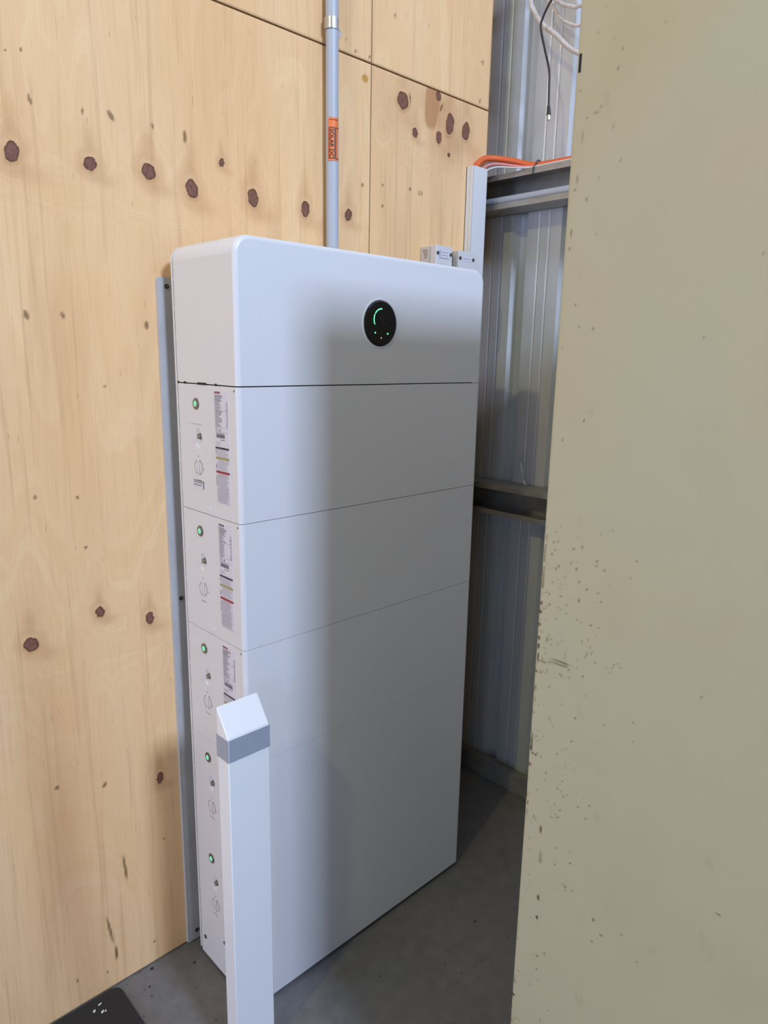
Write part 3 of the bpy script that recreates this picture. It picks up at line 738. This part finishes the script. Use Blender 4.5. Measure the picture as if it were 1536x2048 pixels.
# ------------------------------------------------------------------ cream cabinet at the right
cx0, cy1, ch, cwid, cdep = .1016, -.873, 1.97, .915, .46
cb = empty('cream_cabinet', (cx0, cy1, 0), 'tall scuffed cream enamel cabinet filling the right side', 'cabinet')
bm = bmesh.new(); box(bm, cx0+.003, cx0+cwid, cy1-cdep, cy1, .05, ch, 0, .004, 3)
obj('carcass', bm, M['cream'], cb, smooth=True)
MARKS = [(-0.9474, 1.2052, 0.0013, 0.0017, 0.8), (-0.9649, 1.2043, 0.0017, 0.001, 0.6), (-0.959, 1.248, 0.0011, 0.0016, 0.7), (-0.9179, 1.1749, 0.0014, 0.0013, 0.6), (-0.9578, 1.1561, 0.0013, 0.0013, 0.8), (-0.9695, 1.1559, 0.0009, 0.0008, 0.7), (-0.8911, 1.1144, 0.002, 0.0032, 0.6), (-0.9127, 1.0877, 0.0154, 0.0005, 0.8), (-0.9152, 1.083, 0.0144, 0.0005, 0.7), (-0.8874, 1.0783, 0.0075, 0.0005, 0.6), (-0.9529, 1.0782, 0.0011, 0.0013, 0.9), (-0.9312, 1.0685, 0.0009, 0.0009, 0.7), (-0.9465, 1.0114, 0.0014, 0.0009, 0.9), (-0.9435, 0.9737, 0.0012, 0.0012, 0.9), (-0.8858, 0.926, 0.0018, 0.002, 0.9), (-0.9057, 0.9052, 0.001, 0.0019, 0.7), (-0.9626, 0.8762, 0.0009, 0.0009, 0.9), (-0.9803, 0.8875, 0.0009, 0.0014, 0.8), (-0.9762, 0.8645, 0.0014, 0.0009, 0.9), (-0.9342, 0.8557, 0.0012, 0.0012, 0.8), (-0.9042, 0.8079, 0.0018, 0.006, 1), (-0.9073, 0.7577, 0.0026, 0.0102, 0.4), (-0.9583, 0.7791, 0.0019, 0.001, 0.8), (-0.9089, 0.688, 0.0021, 0.0047, 1), (-0.9094, 0.652, 0.0021, 0.0032, 1), (-1.0027, 0.7104, 0.0018, 0.0024, 0.8), (-1.0167, 0.6935, 0.0027, 0.0015, 0.8), (-1.0468, 0.7145, 0.0013, 0.0019, 0.6), (-1.004, 0.6735, 0.0014, 0.001, 0.8), (-0.9147, 0.5837, 0.0027, 0.0013, 0.8), (-1.1681, 0.8299, 0.0034, 0.0006, 0.7), (-1.1906, 0.8356, 0.0023, 0.0008, 0.8), (-1.1144, 1.109, 0.0009, 0.0019, 0.5), (-1.0313, 1.0398, 0.0008, 0.0008, 0.6), (-1.0341, 1.0127, 0.0008, 0.0009, 0.5), (-1.0727, 0.688, 0.0008, 0.0009, 0.6), (-1.0143, 1.2606, 0.0012, 0.0008, 0.6), (-1.0079, 1.2366, 0.0008, 0.0008, 0.5), (-0.9308, 1.8518, 0.0018, 0.0019, 0.5), (-0.9219, 1.8868, 0.0011, 0.0022, 0.2), (-0.9055, 1.8093, 0.0042, 0.0006, 0.45), (-0.8816, 1.8391, 0.0015, 0.001, 0.6), (-0.8888, 1.7851, 0.001, 0.008, 0.35), (-0.8859, 1.736, 0.0012, 0.0051, 0.45), (-0.8837, 1.7242, 0.001, 0.0012, 0.9), (-0.8827, 1.6729, 0.0015, 0.0053, 0.5), (-0.8819, 1.6532, 0.0015, 0.0025, 0.5), (-1.0674, 1.54, 0.0008, 0.001, 0.7), (-0.9847, 1.8852, 0.0012, 0.0009, 0.4), (-1.1205, 1.6276, 0.001, 0.0021, 0.4), (-0.9303, 1.7887, 0.0007, 0.0035, 0.3)]
def worn_side():
    """folded side sheet with rounded edge; y steps are fine where the wear sits"""
    R_ = .004
    ys = np.concatenate([cy1-R_*(1-np.cos(np.linspace(0, PI/2, 6)))[::1], cy1-np.arange(R_+.0015, .30, .0016), np.linspace(cy1-.31, cy1-cdep, 8)])
    e = cy1-ys; xo = np.where(e < R_, R_-np.sqrt(np.maximum(R_*R_-(R_-e)**2, 0)), 0)
    zs = np.concatenate([np.linspace(.05, .30, 6), np.arange(.3016, ch-.002, .0016), [ch]])
    Y, Z = np.meshgrid(ys, zs); X = np.broadcast_to(cx0+xo, Y.shape); nz, ny = Y.shape
    E = cy1-Y; sc = np.zeros_like(Y); r = np.random.RandomState(5)
    def spot(y, z, a, b, st):
        m = (np.abs(ys-y) < a*2+.004); n_ = (np.abs(zs-z) < b*2+.004)
        ix = np.ix_(n_, m)
        if ix[0].size == 0 or ix[1].size == 0: return
        d = np.sqrt(((Y[ix]-y)/max(a, .0013))**2+((Z[ix]-z)/max(b, .0012))**2)
        d = d*(1+.15*np.sin(np.arctan2(Z[ix]-z, Y[ix]-y)*3+y*900))
        sc[ix] = np.maximum(sc[ix], np.clip((1.5-d)/.9, 0, 1)*st)
    for m_ in MARKS: spot(*m_)
    for q in range(170):                                     # fine chips, thickest near the edge and lower down
        e_ = abs(r.normal(0, .045)); z_ = r.choice([r.uniform(.35, 1.3), r.uniform(.9, 1.25), r.uniform(1.2, 1.95)], p=[.5, .38, .12])
        spot(cy1-.004-e_, z_, .0009+.0012*r.rand()**2, .0009+.0016*r.rand()**2, .25+.5*r.rand()**2)
    for q in range(9):                                      # little clusters
        yc, zc_ = cy1-.01-abs(r.normal(0, .07)), r.uniform(.4, 1.25)
        for w in range(7): spot(yc+r.normal(0, .006), zc_+r.normal(0, .008), .0012, .0013, .3+.4*r.rand())
    er = (E < .006)*np.clip((vnoise(Z*150+3, E*200, 91)-.55)/.12, 0, 1)*(np.clip((vnoise(Z*9, Z*0, 92)-.35)/.2, 0, 1))*np.clip((1.32-Z)/.1, 0, 1)
    sc[:] = np.maximum(sc, er*.9)
    idx = np.arange(nz*ny).reshape(nz, ny)
    co_ = np.stack([X, Y, Z], -1).reshape(-1, 3).astype(np.float32)-np.array(wpos(cb), np.float32)
    faces = np.stack([idx[:-1, :-1], idx[1:, :-1], idx[1:, 1:], idx[:-1, 1:]], -1).reshape(-1, 4).astype(np.int32); nf = len(faces)
    me = bpy.data.meshes.new('side_sheet'); me.vertices.add(len(co_)); me.vertices.foreach_set('co', co_.ravel())
    me.loops.add(nf*4); me.loops.foreach_set('vertex_index', faces.ravel())
    me.polygons.add(nf); me.polygons.foreach_set('loop_start', np.arange(0, nf*4, 4, dtype=np.int32)); me.update(calc_edges=True)
    me.materials.append(M['cream'])
    at = me.attributes.new('scuff', 'FLOAT', 'POINT'); at.data.foreach_set('value', sc.astype(np.float32).ravel())
    for p in me.polygons: p.use_smooth = True
    o = bpy.data.objects.new('side_sheet', me); C.objects.link(o); o.parent = cb
worn_side()
bm = bmesh.new(); box(bm, cx0+.02, cx0+cwid-.02, cy1-cdep+.02, cy1-.02, 0, .05); obj('kickboard', bm, M['black'], cb)
hw = cwid/2
for i in range(2):
    xa = cx0+.004+hw*i
    bm = bmesh.new(); box(bm, xa, xa+hw-.006, cy1-cdep-.022, cy1-cdep-.002, .06, ch-.006, 0, .004); d = obj('door', bm, M['cream'], cb, smooth=True)
    xh = xa+(hw-.04 if i == 0 else .03); yh = cy1-cdep-.022
    bm = bmesh.new(); box(bm, xh-.008, xh+.008, yh-.026, yh-.018, 1.0, 1.14, 0, .002); box(bm, xh-.006, xh+.006, yh-.020, yh+.001, 1.01, 1.02); box(bm, xh-.006, xh+.006, yh-.020, yh+.001, 1.12, 1.13); obj('handle', bm, M['steel'], d)
bm = bmesh.new(); box(bm, cx0-.0006, cx0+.004, cy1-.0068, cy1-.0035, 1.860, 1.881); o = obj('edge_slot', bm, M['dark'], cb)

# ------------------------------------------------------------------ floor mat with bits on it
mt_ = empty('rubber_mat', (-.6, -.3, 0), 'black rubber floor mat with rounded corner against the plywood wall', 'mat')
bm = bmesh.new(); mx1, my1, r = -.200, .040, .022
p = [(-1.1, -.75), (mx1, -.75), ]+[(mx1-r+r*math.cos(t), my1-r+r*math.sin(t)) for t in [PI/2*i/8 for i in range(9)]]+[(-1.1, my1)]
extrude_profile(bm, p, 'z', .0005, .009); obj('mat_body', bm, M['rubber'], mt_)
rnd = random.Random(4)
def crumb(x, y, z, s, m_, nm, label, cat, grp):
    b = bmesh.new(); bmesh.ops.create_icosphere(b, subdivisions=1, radius=s)
    for v in b.verts: v.co = Vector((v.co.x*(1+rnd.random()), v.co.y, max(v.co.z, -s*.5)*.6))*(.8+.4*rnd.random())
    bmesh.ops.rotate(b, verts=b.verts, cent=(0, 0, 0), matrix=Matrix.Rotation(rnd.random()*6, 3, 'Z'))
    o = obj(nm, b, m_); o.location = (x, y, z+s*.35); tag(o, label, cat, grp)
for i in range(6): crumb(-.245-.03*rnd.random(), .0+.03*rnd.random()-.012, .009, .0016+.0012*rnd.random(), M['chip'], 'white_chip', 'tiny white paint chip lying on the black mat', 'chip', 'white chips on the mat')
for (x, y) in ((-.118, .035), (-.145, -.01), (-.03, -.02), (.60, -.42)):
    crumb(x, y, 0, .0022+.0012*rnd.random(), M['bug'], 'grit', 'small dark crumb of grit on the concrete floor', 'grit', 'grit on the concrete')
